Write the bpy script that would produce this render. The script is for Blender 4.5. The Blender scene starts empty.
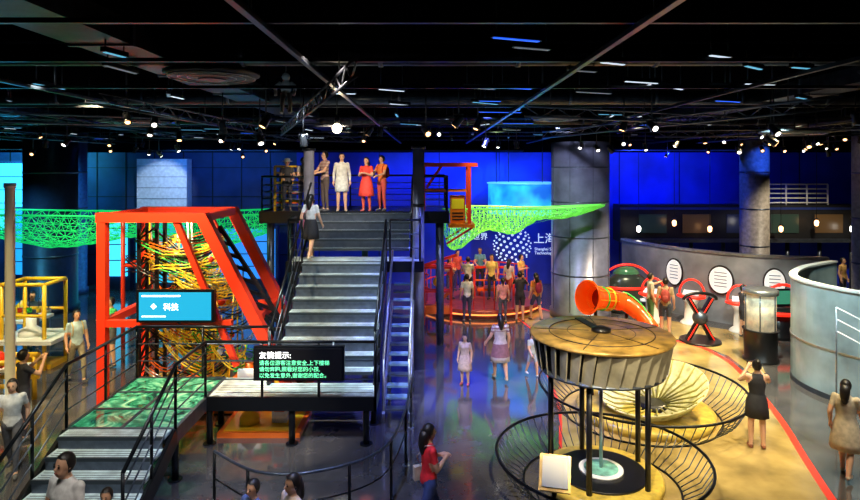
import bpy, bmesh, math, random
from mathutils import Vector, Matrix, Euler
random.seed(7)
S=bpy.context.scene
COL=S.collection
V=Vector
# ---------------------------------------------------------------- materials
_m={}
def mat(name,col,rough=.5,metal=0,emit=0,ecol=None,noise=0.0,nscale=8,alpha=1,trans=0,bump=0,spec=None):
    if name in _m: return _m[name]
    m=bpy.data.materials.new(name); m.use_nodes=True
    nt=m.node_tree; b=nt.nodes['Principled BSDF']
    c=(*col,1)
    b.inputs['Base Color'].default_value=c
    b.inputs['Roughness'].default_value=rough
    b.inputs['Metallic'].default_value=metal
    if spec is not None: b.inputs['Specular IOR Level'].default_value=spec
    if emit:
        b.inputs['Emission Color'].default_value=(*(ecol or col),1)
        b.inputs['Emission Strength'].default_value=emit
    if alpha<1: b.inputs['Alpha'].default_value=alpha
    if trans: b.inputs['Transmission Weight'].default_value=trans
    if noise or bump:
        tc=nt.nodes.new('ShaderNodeTexCoord'); n=nt.nodes.new('ShaderNodeTexNoise')
        n.inputs['Scale'].default_value=nscale; n.inputs['Detail'].default_value=4
        nt.links.new(tc.outputs['Object'],n.inputs['Vector'])
        if noise:
            r=nt.nodes.new('ShaderNodeValToRGB')
            r.color_ramp.elements[0].position=.3; r.color_ramp.elements[1].position=.7
            r.color_ramp.elements[0].color=(*[x*(1-noise) for x in col],1)
            r.color_ramp.elements[1].color=(*[min(1,x*(1+noise)) for x in col],1)
            nt.links.new(n.outputs['Fac'],r.inputs['Fac']); nt.links.new(r.outputs['Color'],b.inputs['Base Color'])
        if bump:
            bp=nt.nodes.new('ShaderNodeBump'); bp.inputs['Strength'].default_value=bump
            nt.links.new(n.outputs['Fac'],bp.inputs['Height']); nt.links.new(bp.outputs['Normal'],b.inputs['Normal'])
    _m[name]=m; return m
black=mat('black_paint',(.006,.006,.008),.35)
blackm=mat('black_metal',(.010,.012,.016),.28,.5)
steel=mat('brushed_steel',(.45,.48,.52),.3,.85,noise=.2)
dsteel=mat('dark_steel',(.10,.12,.16),.35,.7,noise=.2)
tread=mat('stair_tread',(.60,.70,.73),.28,.1,noise=.4,nscale=4)
nosing=mat('stair_nosing',(.02,.03,.04),.5)
red=mat('red_paint',(.8,.04,.012),.35)
orange=mat('orange_paint',(.9,.16,.01),.35)
yellow=mat('yellow_paint',(.9,.55,.02),.35)
white=mat('white_paint',(.78,.8,.82),.4)
greenp=mat('green_paint',(.05,.6,.08),.4)
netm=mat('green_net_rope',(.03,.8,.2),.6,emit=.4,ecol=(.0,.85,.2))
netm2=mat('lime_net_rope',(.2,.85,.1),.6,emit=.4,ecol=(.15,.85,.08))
colm=mat('column_panel',(.17,.18,.25),.35,.3,noise=.35,nscale=2)
wood=mat('bronze_disc',(.46,.28,.07),.3,.35,noise=.55,nscale=4)
skin=mat('skin',(.68,.38,.24),.5)
hairm=mat('black_hair',(.012,.009,.008),.45)
eyem=mat('eye_dark',(.01,.01,.01),.2)
lipm=mat('lips',(.45,.13,.11),.5)
# ---------------------------------------------------------------- builder
class B:
    def __init__(s,name): s.n=name; s.bm=bmesh.new(); s.ms=[]
    def mi(s,m):
        if m not in s.ms: s.ms.append(m)
        return s.ms.index(m)
    def face(s,vs,m,smooth=False):
        try: f=s.bm.faces.new(vs)
        except ValueError: return None
        f.material_index=s.mi(m); f.smooth=smooth; return f
    def poly(s,pts,m): return s.face([s.bm.verts.new(p) for p in pts],m)
    def box(s,c,sz,m,rz=0,rot=None):
        M=Matrix.Translation(c)@(rot.to_matrix().to_4x4() if rot else Matrix.Rotation(rz,4,'Z'))
        h=[x/2 for x in sz]
        v=[s.bm.verts.new(M@V((a*h[0],b*h[1],d*h[2]))) for a in(-1,1) for b in(-1,1) for d in(-1,1)]
        for q in((0,1,3,2),(4,6,7,5),(0,4,5,1),(2,3,7,6),(0,2,6,4),(1,5,7,3)): s.face([v[i] for i in q],m)
    def bx(s,x0,x1,y0,y1,z0,z1,m): s.box(((x0+x1)/2,(y0+y1)/2,(z0+z1)/2),(x1-x0,y1-y0,z1-z0),m)
    def beam(s,a,b,w,m,h=None):
        a=V(a);b=V(b);d=b-a
        q=d.to_track_quat('Z','Y')
        M=q.to_euler()
        s.box((a+b)/2,(w,h or w,d.length),m,rot=M)
    def tube(s,pts,r,m,seg=8,closed=False,cap=True):
        pts=[V(p) for p in pts]; n=len(pts)
        rs=r if isinstance(r,(list,tuple)) else [r]*n
        rings=[];u=None
        for i,p in enumerate(pts):
            if closed: t=pts[(i+1)%n]-pts[i-1]
            else: t=pts[min(i+1,n-1)]-pts[max(i-1,0)]
            if t.length<1e-9: t=V((0,0,1))
            t.normalize()
            if u is None:
                u=t.orthogonal().normalized()
            else:
                u=u-t*u.dot(t)
                u=u.normalized() if u.length>1e-6 else t.orthogonal().normalized()
            w=t.cross(u)
            rings.append([s.bm.verts.new(p+(u*math.cos(2*math.pi*k/seg)+w*math.sin(2*math.pi*k/seg))*rs[i]) for k in range(seg)])
        for i in range(n if closed else n-1):
            a=rings[i];b=rings[(i+1)%n]
            for k in range(seg): s.face([a[k],a[(k+1)%seg],b[(k+1)%seg],b[k]],m,True)
        if cap and not closed:
            s.face(rings[0][::-1],m);s.face(rings[-1],m)
    def lathe(s,c,prof,m,seg=32,a0=0,a1=2*math.pi,cap=True,ell=(1,1),smooth=True):
        full=abs(a1-a0-2*math.pi)<1e-6
        N=seg if full else seg+1
        rings=[]
        for r,z in prof:
            rings.append([s.bm.verts.new((c[0]+r*ell[0]*math.cos(a0+(a1-a0)*k/seg),c[1]+r*ell[1]*math.sin(a0+(a1-a0)*k/seg),c[2]+z)) for k in range(N)])
        for i in range(len(rings)-1):
            for k in range(seg):
                k2=(k+1)%N
                s.face([rings[i][k],rings[i][k2],rings[i+1][k2],rings[i+1][k]],m,smooth)
        if cap and full:
            s.face(rings[0][::-1],m); s.face(rings[-1],m)
    def cyl(s,c,r,h,m,seg=24): s.lathe(c,[(r,0),(r,h)],m,seg)
    def ell(s,c,r,m,seg=14,ring=10,R=None):
        R=R or Matrix.Identity(3)
        c=V(c)
        top=s.bm.verts.new(c+R@V((0,0,r[2]))); bot=s.bm.verts.new(c+R@V((0,0,-r[2])))
        rs=[]
        for i in range(1,ring):
            t=math.pi*i/ring
            rs.append([s.bm.verts.new(c+R@V((r[0]*math.sin(t)*math.cos(2*math.pi*k/seg),r[1]*math.sin(t)*math.sin(2*math.pi*k/seg),r[2]*math.cos(t)))) for k in range(seg)])
        for k in range(seg):
            s.face([top,rs[0][k],rs[0][(k+1)%seg]],m,True)
            s.face([bot,rs[-1][(k+1)%seg],rs[-1][k]],m,True)
        for i in range(len(rs)-1):
            for k in range(seg): s.face([rs[i][k],rs[i+1][k],rs[i+1][(k+1)%seg],rs[i][(k+1)%seg]],m,True)
    def prism(s,pts,z0,z1,m):
        a=[s.bm.verts.new((p[0],p[1],z0)) for p in pts]; b=[s.bm.verts.new((p[0],p[1],z1)) for p in pts]
        s.face(a[::-1],m);s.face(b,m); n=len(pts)
        for i in range(n): s.face([a[i],a[(i+1)%n],b[(i+1)%n],b[i]],m)
    def strip(s,pts,th,z0,z1,m):
        n=len(pts);P=[V((p[0],p[1],0)) for p in pts];L=[];R=[]
        for i in range(n):
            t=(P[min(i+1,n-1)]-P[max(i-1,0)]).normalized(); nn=V((-t.y,t.x,0))*th/2
            L.append(P[i]+nn);R.append(P[i]-nn)
        s.prism([(p.x,p.y) for p in L]+[(p.x,p.y) for p in R[::-1]],z0,z1,m)
    def done(s,fix=True,parent=None):
        if fix: bmesh.ops.recalc_face_normals(s.bm,faces=s.bm.faces[:])
        me=bpy.data.meshes.new(s.n); s.bm.to_mesh(me); s.bm.free()
        for m in s.ms: me.materials.append(m)
        o=bpy.data.objects.new(s.n,me); COL.objects.link(o)
        if parent: o.parent=parent
        return o
def spline(pts,n=10):
    P=[V((*p,0)) if len(p)==2 else V(p) for p in pts]; out=[]
    for i in range(len(P)-1):
        p0=P[max(i-1,0)];p1=P[i];p2=P[i+1];p3=P[min(i+2,len(P)-1)]
        for k in range(n):
            t=k/n
            out.append(.5*((2*p1)+(p2-p0)*t+(2*p0-5*p1+4*p2-p3)*t*t+(3*p1-p0-3*p2+p3)*t**3))
    out.append(P[-1]); return out
def text(name,body,loc,size,m,rot=(math.pi/2,0,0),parent=None,ext=.004):
    cu=bpy.data.curves.new(name,'FONT'); cu.body=body; cu.size=size; cu.extrude=ext
    cu.materials.append(m)
    o=bpy.data.objects.new(name,cu); o.location=loc; o.rotation_euler=rot; COL.objects.link(o)
    if parent: o.parent=parent
    return o
# ---------------------------------------------------------------- camera
cd=bpy.data.cameras.new('camera'); cam=bpy.data.objects.new('camera',cd); COL.objects.link(cam)
cam.location=(0,0,5.2); cam.rotation_euler=(math.pi/2,0,0)
cd.sensor_width=36; cd.lens=36*600/860; cd.shift_y=-(250-168)/860; cd.clip_end=200
S.camera=cam
S.view_settings.view_transform='Standard'
# ---------------------------------------------------------------- room shell
def floor_mat():
    m=bpy.data.materials.new('polished_floor'); m.use_nodes=True; nt=m.node_tree; b=nt.nodes['Principled BSDF']
    tc=nt.nodes.new('ShaderNodeTexCoord'); n=nt.nodes.new('ShaderNodeTexNoise'); n.inputs['Scale'].default_value=.7; n.inputs['Detail'].default_value=10; n.inputs['Roughness'].default_value=.7
    r=nt.nodes.new('ShaderNodeValToRGB'); r.color_ramp.elements[0].color=(.03,.03,.035,1); r.color_ramp.elements[1].color=(.13,.12,.12,1)
    r.color_ramp.elements[0].position=.3; r.color_ramp.elements[1].position=.75
    nt.links.new(tc.outputs['Object'],n.inputs['Vector']); nt.links.new(n.outputs['Fac'],r.inputs['Fac']); nt.links.new(r.outputs['Color'],b.inputs['Base Color'])
    b.inputs['Roughness'].default_value=.09; b.inputs['IOR'].default_value=2.1
    n2=nt.nodes.new('ShaderNodeTexNoise'); n2.inputs['Scale'].default_value=2.5; n2.inputs['Detail'].default_value=2; bp=nt.nodes.new('ShaderNodeBump'); bp.inputs['Strength'].default_value=.12
    nt.links.new(tc.outputs['Object'],n2.inputs['Vector']); nt.links.new(n2.outputs['Fac'],bp.inputs['Height']); nt.links.new(bp.outputs['Normal'],b.inputs['Normal'])
    return m
b=B('floor'); b.bx(-22,22,-3,27,-.2,0,floor_mat()); b.done()
ceilm=mat('black_ceiling',(.0008,.0009,.0014),1,spec=0)
b=B('ceiling'); b.bx(-22,22,-3,27,6.7,6.9,ceilm); b.done()
bluew=mat('blue_wall',(.01,.035,.55),.5,noise=.6,nscale=.35)
darkw=mat('dark_blue_wall',(.015,.035,.12),.5,noise=.4,nscale=1)
blkw=mat('black_wall',(.006,.007,.01),.6,noise=.3)
b=B('wall_back'); b.bx(-22,-6,27,27.2,0,6.7,darkw); b.bx(-6,22,27,27.2,0,5.95,bluew); b.bx(-22,22,26.96,27.2,5.9,6.7,ceilm)
for i in range(12): b.bx(-21.5+i*1.3,-21.46+i*1.3,26.97,27,0,5.9,blkw)
for z in(1.3,2.6,3.9,5.2): b.bx(-22,-6,26.97,27,z,z+.03,blkw)
for i in range(10): b.bx(-5+i*2.7,-4.97+i*2.7,26.985,27,0,5.9,blkw)
b.done()
b=B('wall_left'); b.bx(-22.2,-22,-3,27.2,0,6.7,darkw); b.done()
b=B('wall_right'); b.bx(22,22.2,-3,27.2,0,6.7,blkw); b.done()
b=B('wall_front'); b.bx(-22.2,22.2,-3.2,-3,0,6.9,blkw); b.done()
for x0,x1,y in((-21.9,-15.2,23.4),(-12.5,4.0,25.6),(6.6,21.9,25.2)):
    b=B('ceiling_bulkhead'); b.bx(x0,x1,y,y+.15,5.95,6.69,ceilm); b.bx(x0,x1,y-.03,y+.18,5.92,5.97,black); b.done()
# exhibition zone inlays
olive=mat('ochre_floor_vinyl',(.38,.275,.10),.12,noise=.55,nscale=.9,bump=.03)
redl=mat('red_floor_line',(.85,.04,.02),.3)
arc=spline([(3.2,24),(5.6,19.6),(7.6,17.8),(8.0,16.6),(7.9,15.2),(7.3,12.6),(6.7,10.7),(6.3,9.4),(5.9,8)],8)
inn=spline([(2.0,8),(2.3,10.5),(2.8,13),(3.0,15.5),(3.4,18),(3.0,21)],8)
b=B('floor_inlay_ochre'); b.prism([(p.x,p.y) for p in arc]+[(p.x,p.y) for p in inn],.0,.004,olive); b.done()
b=B('floor_inlay_ochre'); b.prism([(6.2,19.3),(8.0,20.6),(9.9,19.0),(9.2,17.0),(8.5,15.2),(8.12,15.2),(8.25,16.6),(7.8,17.95)],.0,.004,olive); b.done()
b=B('floor_line_red'); b.strip([(p.x,p.y) for p in arc],.13,.0,.009,redl)
b.strip([(p.x,p.y) for p in inn],.06,.0,.009,redl); b.done()
# ---------------------------------------------------------------- columns
b=B('structural_column'); b.lathe((5.3,21.2,0),[(1.05,0),(1.05,.25),(1.0,.27),(1.0,6.68)],colm,48)
for z in(1.5,2.8,4.0,5.2): b.lathe((5.3,21.2,z),[(1.0,0),(1.015,.01),(1.015,.04),(1.0,.05)],dsteel,48,cap=False)
b.lathe((5.3,21.2,6.1),[(1.02,0),(1.25,.05),(1.25,.57)],ceilm,48)
for k in range(8):
    a=k*math.pi/4+.2; b.tube([(5.3+1.0*math.cos(a),21.2+1.0*math.sin(a),.3),(5.3+1.0*math.cos(a),21.2+1.0*math.sin(a),6.0)],.012,dsteel,6)
b.done()
def column(x,y,r,m,h=6.68):
    b=B('structural_column'); b.lathe((x,y,0),[(r*1.08,0),(r*1.08,.2),(r,.22),(r,h)],m,40)
    for z in(2,3.5,5): b.lathe((x,y,z),[(r,0),(r*1.02,.01),(r*1.02,.05),(r,.06)],dsteel,40,cap=False)
    b.done()
column(-13.9,22,.87,mat('dark_column',(.012,.016,.04),.4,noise=.3))
column(-14.9,25,.55,mat('blue_column',(.10,.16,.4),.4,noise=.3))
column(13.3,24.6,.55,mat('tan_column',(.3,.27,.24),.45,noise=.3))
column(14.65,20,.5,mat('grey_column',(.4,.4,.38),.5,noise=.3))
b=B('wall_pilaster'); b.bx(-12.9,-10.7,26.4,26.95,0,5.6,mat('pale_panel',(.65,.7,.75),.5,noise=.15))
for z in range(1,12): b.bx(-12.9,-10.7,26.38,26.4,z*.48,z*.48+.02,dsteel)
b.done()
b=B('support_pole'); b.lathe((-8.4,12,0),[(.2,0),(.2,.03),(.09,.04),(.09,4.8),(.11,4.8),(.11,4.9)],white,20); b.done()
# ---------------------------------------------------------------- STAIRCASE
b=B('exhibition_staircase')
def flight(b,x0,x1,y0,z0,y1,z1,n):
    dz=(z1-z0)/n; dy=(y1-y0)/n
    for i in range(n):
        z=z0+dz*(i+1); y=y0+dy*i
        b.bx(x0,x1,y,y+dy,z-.05,z,tread)
        b.bx(x0,x1,y-.012,y+.03,z-.055,z+.004,nosing)
        if i<n-1: b.bx(x0+.02,x1-.02,y+dy-.015,y+dy,z,z+dz-.05,dsteel)
        for k in range(3): b.bx(x0+.05,x1-.05,y+.08+k*.07,y+.09+k*.07,z,z+.004,dsteel)
    for x in(x0-.05,x1+.05):
        b.beam((x,y0-.1,z0-.05),(x,y1,z1-.12),.06,blackm,.28)
flight(b,-3.15,-1.15,12.0,.9,15.0,2.85,9)
flight(b,-3.3,-.55,15.9,2.85,17.4,3.9,5)
flight(b,-5.95,-4.25,8.3,0,9.9,.9,5)
b.bx(-3.6,-.2,15.0,15.9,2.73,2.85,tread); b.bx(-3.6,-.2,14.96,15.0,2.6,2.87,blackm); b.bx(-.22,-.16,15,15.9,2.6,2.87,blackm)
b.bx(-4.2,-1.05,11.25,12.0,.8,.9,tread); b.bx(-4.2,-1.0,11.2,11.25,.66,.92,blackm); b.bx(-1.05,-1.0,11.2,12,.66,.92,blackm)
for i in range(5): b.bx(-4.1,-1.1,11.35+i*.13,11.36+i*.13,.9,.904,dsteel)
b.bx(-4.2,-3.2,12,12.3,.8,.9,tread)
def glassdeck():
    m=bpy.data.materials.new('green_glass_deck'); m.use_nodes=True; nt=m.node_tree; p=nt.nodes['Principled BSDF']
    tc=nt.nodes.new('ShaderNodeTexCoord'); n=nt.nodes.new('ShaderNodeTexNoise'); n.inputs['Scale'].default_value=2.2; n.inputs['Detail'].default_value=8; n.inputs['Distortion'].default_value=2.5
    r=nt.nodes.new('ShaderNodeValToRGB'); e=r.color_ramp.elements
    e[0].position=.32; e[0].color=(.01,.03,.03,1); e[1].position=.75; e[1].color=(.5,.7,.45,1)
    x=e.new(.48); x.color=(.03,.22,.12,1); x=e.new(.58); x.color=(.12,.45,.28,1)
    nt.links.new(tc.outputs['Object'],n.inputs['Vector']); nt.links.new(n.outputs['Fac'],r.inputs['Fac'])
    nt.links.new(r.outputs['Color'],p.inputs['Base Color']); nt.links.new(r.outputs['Color'],p.inputs['Emission Color']); p.inputs['Emission Strength'].default_value=.3; p.inputs['Roughness'].default_value=.06
    return m
b.bx(-6.0,-4.2,9.9,12.3,.8,.9,glassdeck())
for x in(-6,-5.1,-4.2): b.bx(x-.03,x+.03,9.9,12.3,.66,.915,dsteel)
for y in(9.9,10.7,11.5,12.3): b.bx(-6,-4.2,y-.03,y+.03,.66,.915,dsteel)
b.bx(-4.9,.5,17.4,20.6,3.76,3.9,dsteel); b.bx(-4.95,.55,17.36,17.42,3.6,3.95,blackm); b.bx(.5,.56,17.4,20.6,3.6,3.95,blackm); b.bx(-4.95,-4.9,17.4,20.6,3.6,3.95,blackm)
b.bx(.56,1.35,18.1,19.5,3.4,3.5,orange); b.beam((.5,18.2,2.9),(1.3,18.2,3.4),.06,red); b.beam((.5,19.4,2.9),(1.3,19.4,3.4),.06,red)
for x,y in((-4.7,17.7),(-4.7,20.3),(.3,17.7),(.3,20.3),(-2.2,20.3)): b.tube([(x,y,0),(x,y,3.8)],.11,dsteel,14)
for x,y,z0,z1 in((-.3,15.6,0,5.7),(-3.48,17.25,0,5.7)): b.tube([(x,y,z0),(x,y,z1)],.15,colm,20); b.tube([(x,y,z1),(x,y,z1+.06)],.19,blackm,20); b.tube([(x,y,4.2),(x,y,4.28)],.17,blackm,20)
for x,y in((-3.5,15.3),(-3.1,12.2),(-1.15,12.2),(-4.15,11.3),(-1.2,11.3),(-2.6,11.3),(-5.95,10),(-5.95,12.2),(-4.25,10),(-4.25,12.2)):
    b.tube([(x,y,0),(x,y,2.7 if y>15 else .8)],.06,blackm,10); b.cyl((x,y,0),.12,.02,blackm,12)
b.bx(-.5,-.42,15.1,15.8,0,2.7,dsteel)
def rail(b,pts,h=1.05,mids=(.35,.7),post=1.1,m=blackm,r=.03):
    for dz in (h,)+tuple(mids): b.tube([(p[0],p[1],p[2]+dz) for p in pts],r if dz==h else r*.45,m if dz==h else dsteel,8)
    for i in range(len(pts)-1):
        a=V(pts[i]);c=V(pts[i+1]); n=max(1,round((c-a).length/post))
        for k in range(n+1):
            p=a.lerp(c,k/n); b.tube([p,p+V((0,0,h))],.026,m,8)
rail(b,[(-3.2,12,.9),(-3.2,15,2.85),(-3.55,15.05,2.85),(-3.55,15.9,2.85)],mids=(.3,.6))
rail(b,[(-1.1,12,.9),(-1.1,15,2.85)],mids=(.3,.6)); rail(b,[(-.25,15.0,2.85),(-.25,15.9,2.85)]); rail(b,[(-1.0,15,2.85),(-.25,15.0,2.85)])
rail(b,[(-.5,15.9,2.85),(-.5,17.4,3.9)]); rail(b,[(-3.4,15.9,2.85),(-3.4,17.4,3.9)])
rail(b,[(-4.2,11.22,.9),(-1.02,11.22,.9),(-1.02,12,.9)])
rail(b,[(-6,12.3,.9),(-6,9.9,.9),(-6,8.2,-.02)],mids=(.3,.6,.85)); rail(b,[(-4.2,11.22,.9),(-4.2,9.9,.9),(-4.2,8.2,-.02)],mids=(.3,.6,.85))
rail(b,[(-6,12.28,.9),(-3.3,12.28,.9)])
rail(b,[(-4.88,17.42,3.9),(-3.45,17.42,3.9)],mids=(.2,.4,.6,.8)); rail(b,[(-.45,17.42,3.9),(.5,17.42,3.9),(.5,20.55,3.9),(-4.88,20.55,3.9),(-4.88,17.42,3.9)],mids=(.2,.4,.6,.8))
b.done()
b=B('steel_ramp_walkway')
gl=mat('blue_glass_slat',(.2,.3,.42),.1,.3,emit=.06,ecol=(.2,.5,1))
for i in range(14):
    y=12.3+i*.25; z=.25+i*.15
    b.bx(-.93,-.44,y,y+.2,z-.04,z,gl if i%3 else dsteel)
for x in(-.95,-.42): b.beam((x,12.2,.15),(x,15.0,1.85),.05,steel,.14); b.tube([(x,12.25,0),(x,12.25,1.3)],.03,steel); b.tube([(x,12.25,1.3),(x,15.3,3.1)],.03,steel)
for x in(-.95,-.42): b.tube([(x,14,0),(x,14,1.25)],.04,steel)
b.done()
b=B('curved_floor_railing')
pts=spline([(-3.2,8.9,0),(-2.4,8.3,0),(-1.6,8.3,0),(-.75,8.9,0),(-.45,10.2,0),(-.38,12,0)],6)
for h in(1.0,.6): b.tube([p+V((0,0,h)) for p in pts],.022 if h==1 else .012,blackm if h<1 else dsteel)
for i in range(0,len(pts),5): b.tube([pts[i],pts[i]+V((0,0,1))],.024,blackm); b.cyl(pts[i],.06,.012,steel,12)
b.done()
b=B('led_sign'); b.bx(-3.22,-1.62,11.02,11.16,1.3,1.87,black); b.bx(-3.26,-1.58,11.08,11.17,1.27,1.9,blackm); b.tube([(-3,11.15,1.87),(-3,11.2,1.95)],.02,steel); b.tube([(-1.8,11.15,1.87),(-1.8,11.2,1.95)],.02,steel)
led=b.done()
ledw=mat('led_white',(1,1,1),.5,emit=3); ledg=mat('led_green',(.2,1,.5),.5,emit=1.6,ecol=(.15,1,.45))
text('sign_title','友情提示:',(-3.14,11.015,1.71),.14,ledw,parent=led,ext=0)
for i,t in enumerate(('请各位游客注意安全,上下楼梯','请勿奔跑,照看好您的小孩,','以免发生意外,谢谢您的配合。')):
    text('sign_line_%d'%i,t,(-3.14,11.015,1.585-i*.115),.098,ledg,parent=led,ext=0)
# ---------------------------------------------------------------- ball machine with red frame
b=B('rolling_ball_machine')
for y in(12.75,14.7):
    b.beam((-6.95,y,.0),(-6.95,y,4.15),.18,red); b.beam((-7.06,y,4.15),(-4.75,y,4.15),.2,red); b.beam((-4.85,y,4.2),(-2.72,y,.06),.24,red)
    b.beam((-6.95,y,1.9),(-4.2 if y<13 else -3.8,y,1.9),.14,red)
    b.beam((-5.4,y,4.1),(-4.1,y,1.0),.12,red)
for x,z in((-6.95,4.15),(-4.8,4.15),(-6.95,1.9),(-3.75,1.95),(-6.95,.12),(-2.8,.14)): b.beam((x,12.75,z),(x,14.7,z),.16,red)
b.beam((-6.95,12.75,.12),(-2.8,12.75,.12),.2,orange); b.beam((-6.95,14.7,.12),(-2.8,14.7,.12),.2,orange)
for dx in(0,.3):
    b.beam((-5.0+dx,13.4,3.9),(-3.5+dx,13.4,1.6),.08,black)
for i in range(9):
    t=i/8; b.beam((-5.0+1.5*t,13.4,3.9-2.3*t),(-4.7+1.5*min(1,t+.06),13.4,3.9-2.3*min(1,t+.06)),.07,black)
for x in(-6.5,-6.1):
    for y in(13.4,13.8): b.beam((x,y,.2),(x,y,4.0),.07,black)
for i in range(12):
    z=.3+i*.3; b.beam((-6.5,13.4,z),(-6.1,13.4,z+.3),.04,black); b.beam((-6.1,13.8,z),(-6.5,13.8,z+.3),.04,black); b.beam((-6.5,13.4,z),(-6.5,13.8,z+.3),.04,black)
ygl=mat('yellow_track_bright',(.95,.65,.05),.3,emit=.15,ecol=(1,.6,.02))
cols=[ygl,black,yellow,orange,ygl,greenp,steel,black]
rnd=random.Random(3)
for j in range(48):
    c=cols[j%8]; z0=rnd.uniform(.6,3.8)
    R=rnd.uniform(.2,.8); mx=-3.2-(z0)*.42
    cx=rnd.uniform(-6.2,-4.2); cx=min(cx,mx-R-.1); cx=max(cx,-6.8+R); P=[]; turns=rnd.uniform(1,2.2); ph=rnd.uniform(0,6); cyy=13.72+rnd.uniform(-.15,.15); tl=rnd.uniform(-.5,.5)
    for k in range(36):
        a=ph+turns*2*math.pi*k/35; P.append((cx+R*math.cos(a),cyy+min(.7,R*1.1)*math.sin(a),z0-.5*k/35+.1*math.sin(a*2)+tl*R*math.cos(a)))
    b.tube(P,.017,c,5); b.tube([(p[0],p[1],p[2]+.07) for p in P],.012,c,5)
for j in range(12):
    x=rnd.uniform(-6.6,-4.2); b.tube([(x,rnd.uniform(13,14.4),.2),(x,13.7,3.0 if x>-5 else 4.0)],.018,[yellow,steel][j%2],5)
for j in range(18):
    b.ell((rnd.uniform(-6.4,-4.4),rnd.uniform(13.1,14.3),rnd.uniform(.6,3.2)),(.07,.07,.07),[yellow,red,white][j%3],8,6)
b.bx(-6.6,-3.2,12.95,14.5,.2,.3,yellow); b.lathe((-4.0,13.3,.3),[(.35,0),(.35,.3),(.1,.5),(.1,.6)],orange,20)
b.box((-3.9,12.98,.6),(.5,.1,.5),white)
b.bx(-4.1,-2.5,11.55,12.7,0,.1,orange); b.bx(-4.0,-2.6,11.62,12.6,.1,.12,yellow); b.box((-3.0,12.1,.4),(.3,.3,.55),white); b.box((-3.0,11.94,.45),(.2,.02,.2),orange); b.lathe((-3.6,12.0,.12),[(.2,0),(.2,.12),(.06,.3)],yellow,20)
b.done()
b=B('information_screen'); b.bx(-6.12,-4.5,12.5,12.62,1.98,2.66,blackm); b.bx(-6.06,-4.56,12.49,12.5,2.03,2.61,mat('screen_cyan',(.01,.1,.14),.3,emit=1.0,ecol=(.01,.42,.75))); b.tube([(-5.3,12.6,2.0),(-5.3,12.7,1.95)],.05,black)
b.bx(-6.0,-5.2,12.484,12.49,2.52,2.55,ledw); b.bx(-6.0,-5.5,12.484,12.49,2.1,2.12,ledw); b.lathe((-5.75,12.48,2.32),[(.0,-.06),(.06,0),(.0,.06)],ledw,12,ell=(1,.1))
scr=b.done(); text('screen_label','科技',(-5.55,12.485,2.25),.16,ledw,parent=scr,ext=.001)
# ---------------------------------------------------------------- nets
def net(name,path,width,sag,m):
    P=spline(path,14); bm=bmesh.new(); n=len(P); NW=16; rows=[]
    rr=random.Random(1)
    for i,p in enumerate(P):
        t=(P[min(i+1,n-1)]-P[max(i-1,0)]).normalized(); nn=V((-t.y,t.x,0)).normalized()
        f=i/(n-1); w=width[0]+(width[1]-width[0])*f; sg=(sag[0]+(sag[1]-sag[0])*f)*(1+.2*math.sin(f*17))
        rows.append([bm.verts.new(p+nn*w*(k/NW-.5)+V((rr.uniform(-.02,.02),rr.uniform(-.02,.02),-sg*(1-(2*k/NW-1)**2)+rr.uniform(-.03,.03)))) for k in range(NW+1)])
    for i in range(n-1):
        for k in range(NW):
            if (i+k)%2: bm.faces.new([rows[i][k],rows[i+1][k],rows[i+1][k+1]]);bm.faces.new([rows[i][k],rows[i+1][k+1],rows[i][k+1]])
            else: bm.faces.new([rows[i][k],rows[i+1][k],rows[i][k+1]]);bm.faces.new([rows[i+1][k],rows[i+1][k+1],rows[i][k+1]])
    me=bpy.data.meshes.new(name); bm.to_mesh(me); bm.free(); me.materials.append(m)
    o=bpy.data.objects.new(name,me); COL.objects.link(o)
    w=o.modifiers.new('w','WIREFRAME'); w.thickness=.02; w.use_replace=True
    b=B('net_cables')
    for k in(0,1):
        L=[]
        for i,p in enumerate(P):
            t=(P[min(i+1,n-1)]-P[max(i-1,0)]).normalized(); nn=V((-t.y,t.x,0)).normalized(); f=i/(n-1)
            L.append(p+nn*(width[0]+(width[1]-width[0])*f)*(k-.5))
        b.tube(L,.03,m,6)
    b.done(parent=o)
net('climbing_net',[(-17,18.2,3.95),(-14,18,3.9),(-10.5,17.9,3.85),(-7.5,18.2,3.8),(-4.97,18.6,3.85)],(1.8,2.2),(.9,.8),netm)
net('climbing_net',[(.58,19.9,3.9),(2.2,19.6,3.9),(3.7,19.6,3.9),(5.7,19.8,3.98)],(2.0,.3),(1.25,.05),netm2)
b=B('net_tower'); 
for x in(-8.8,-7.6):
    for y in(17.2,19.1): b.tube([(x,y,0),(x,y,3.95)],.06,red,10)
for z in(3.9,2.4): b.tube([(-8.8,17.2,z),(-7.6,17.2,z),(-7.6,19.1,z),(-8.8,19.1,z),(-8.8,17.2,z)],.05,red,8)
b.done()
b=B('yellow_climbing_frame')
for x in(-4.7,-3.95):
    for y in(18.2,19.1): b.beam((x,y,3.9),(x,y,5.25),.07,yellow)
for z in(4.15,4.45,4.75,5.05,5.25):
    b.beam((-4.7,18.2,z),(-3.95,18.2,z),.05,yellow if z>4.5 else orange); b.beam((-4.7,19.1,z),(-3.95,19.1,z),.05,yellow); b.beam((-4.7,18.2,z),(-4.7,19.1,z),.05,yellow)
b.done()
b=B('red_gate_frame')
for y in(18.3,19.3):
    b.beam((-.2,y,3.9),(-.2,y,5.3),.1,red); b.beam((1.2,y,3.5),(1.2,y,5.3),.1,red)
    b.beam((-.3,y,5.3),(1.45,y,5.3),.12,red); b.beam((-.1,y,4.6),(.35,y,5.25),.07,red); b.beam((-.2,y,4.5),(1.2,y,4.5),.05,orange)
for x in(-.2,.5,1.2): b.beam((x,18.3,5.3),(x,19.3,5.3),.1,red)
b.done()
b=B('orange_control_cabinet'); b.bx(.62,1.08,18.4,18.9,3.5,4.35,orange); b.bx(.66,1.04,18.38,18.4,3.95,4.25,yellow)
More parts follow.
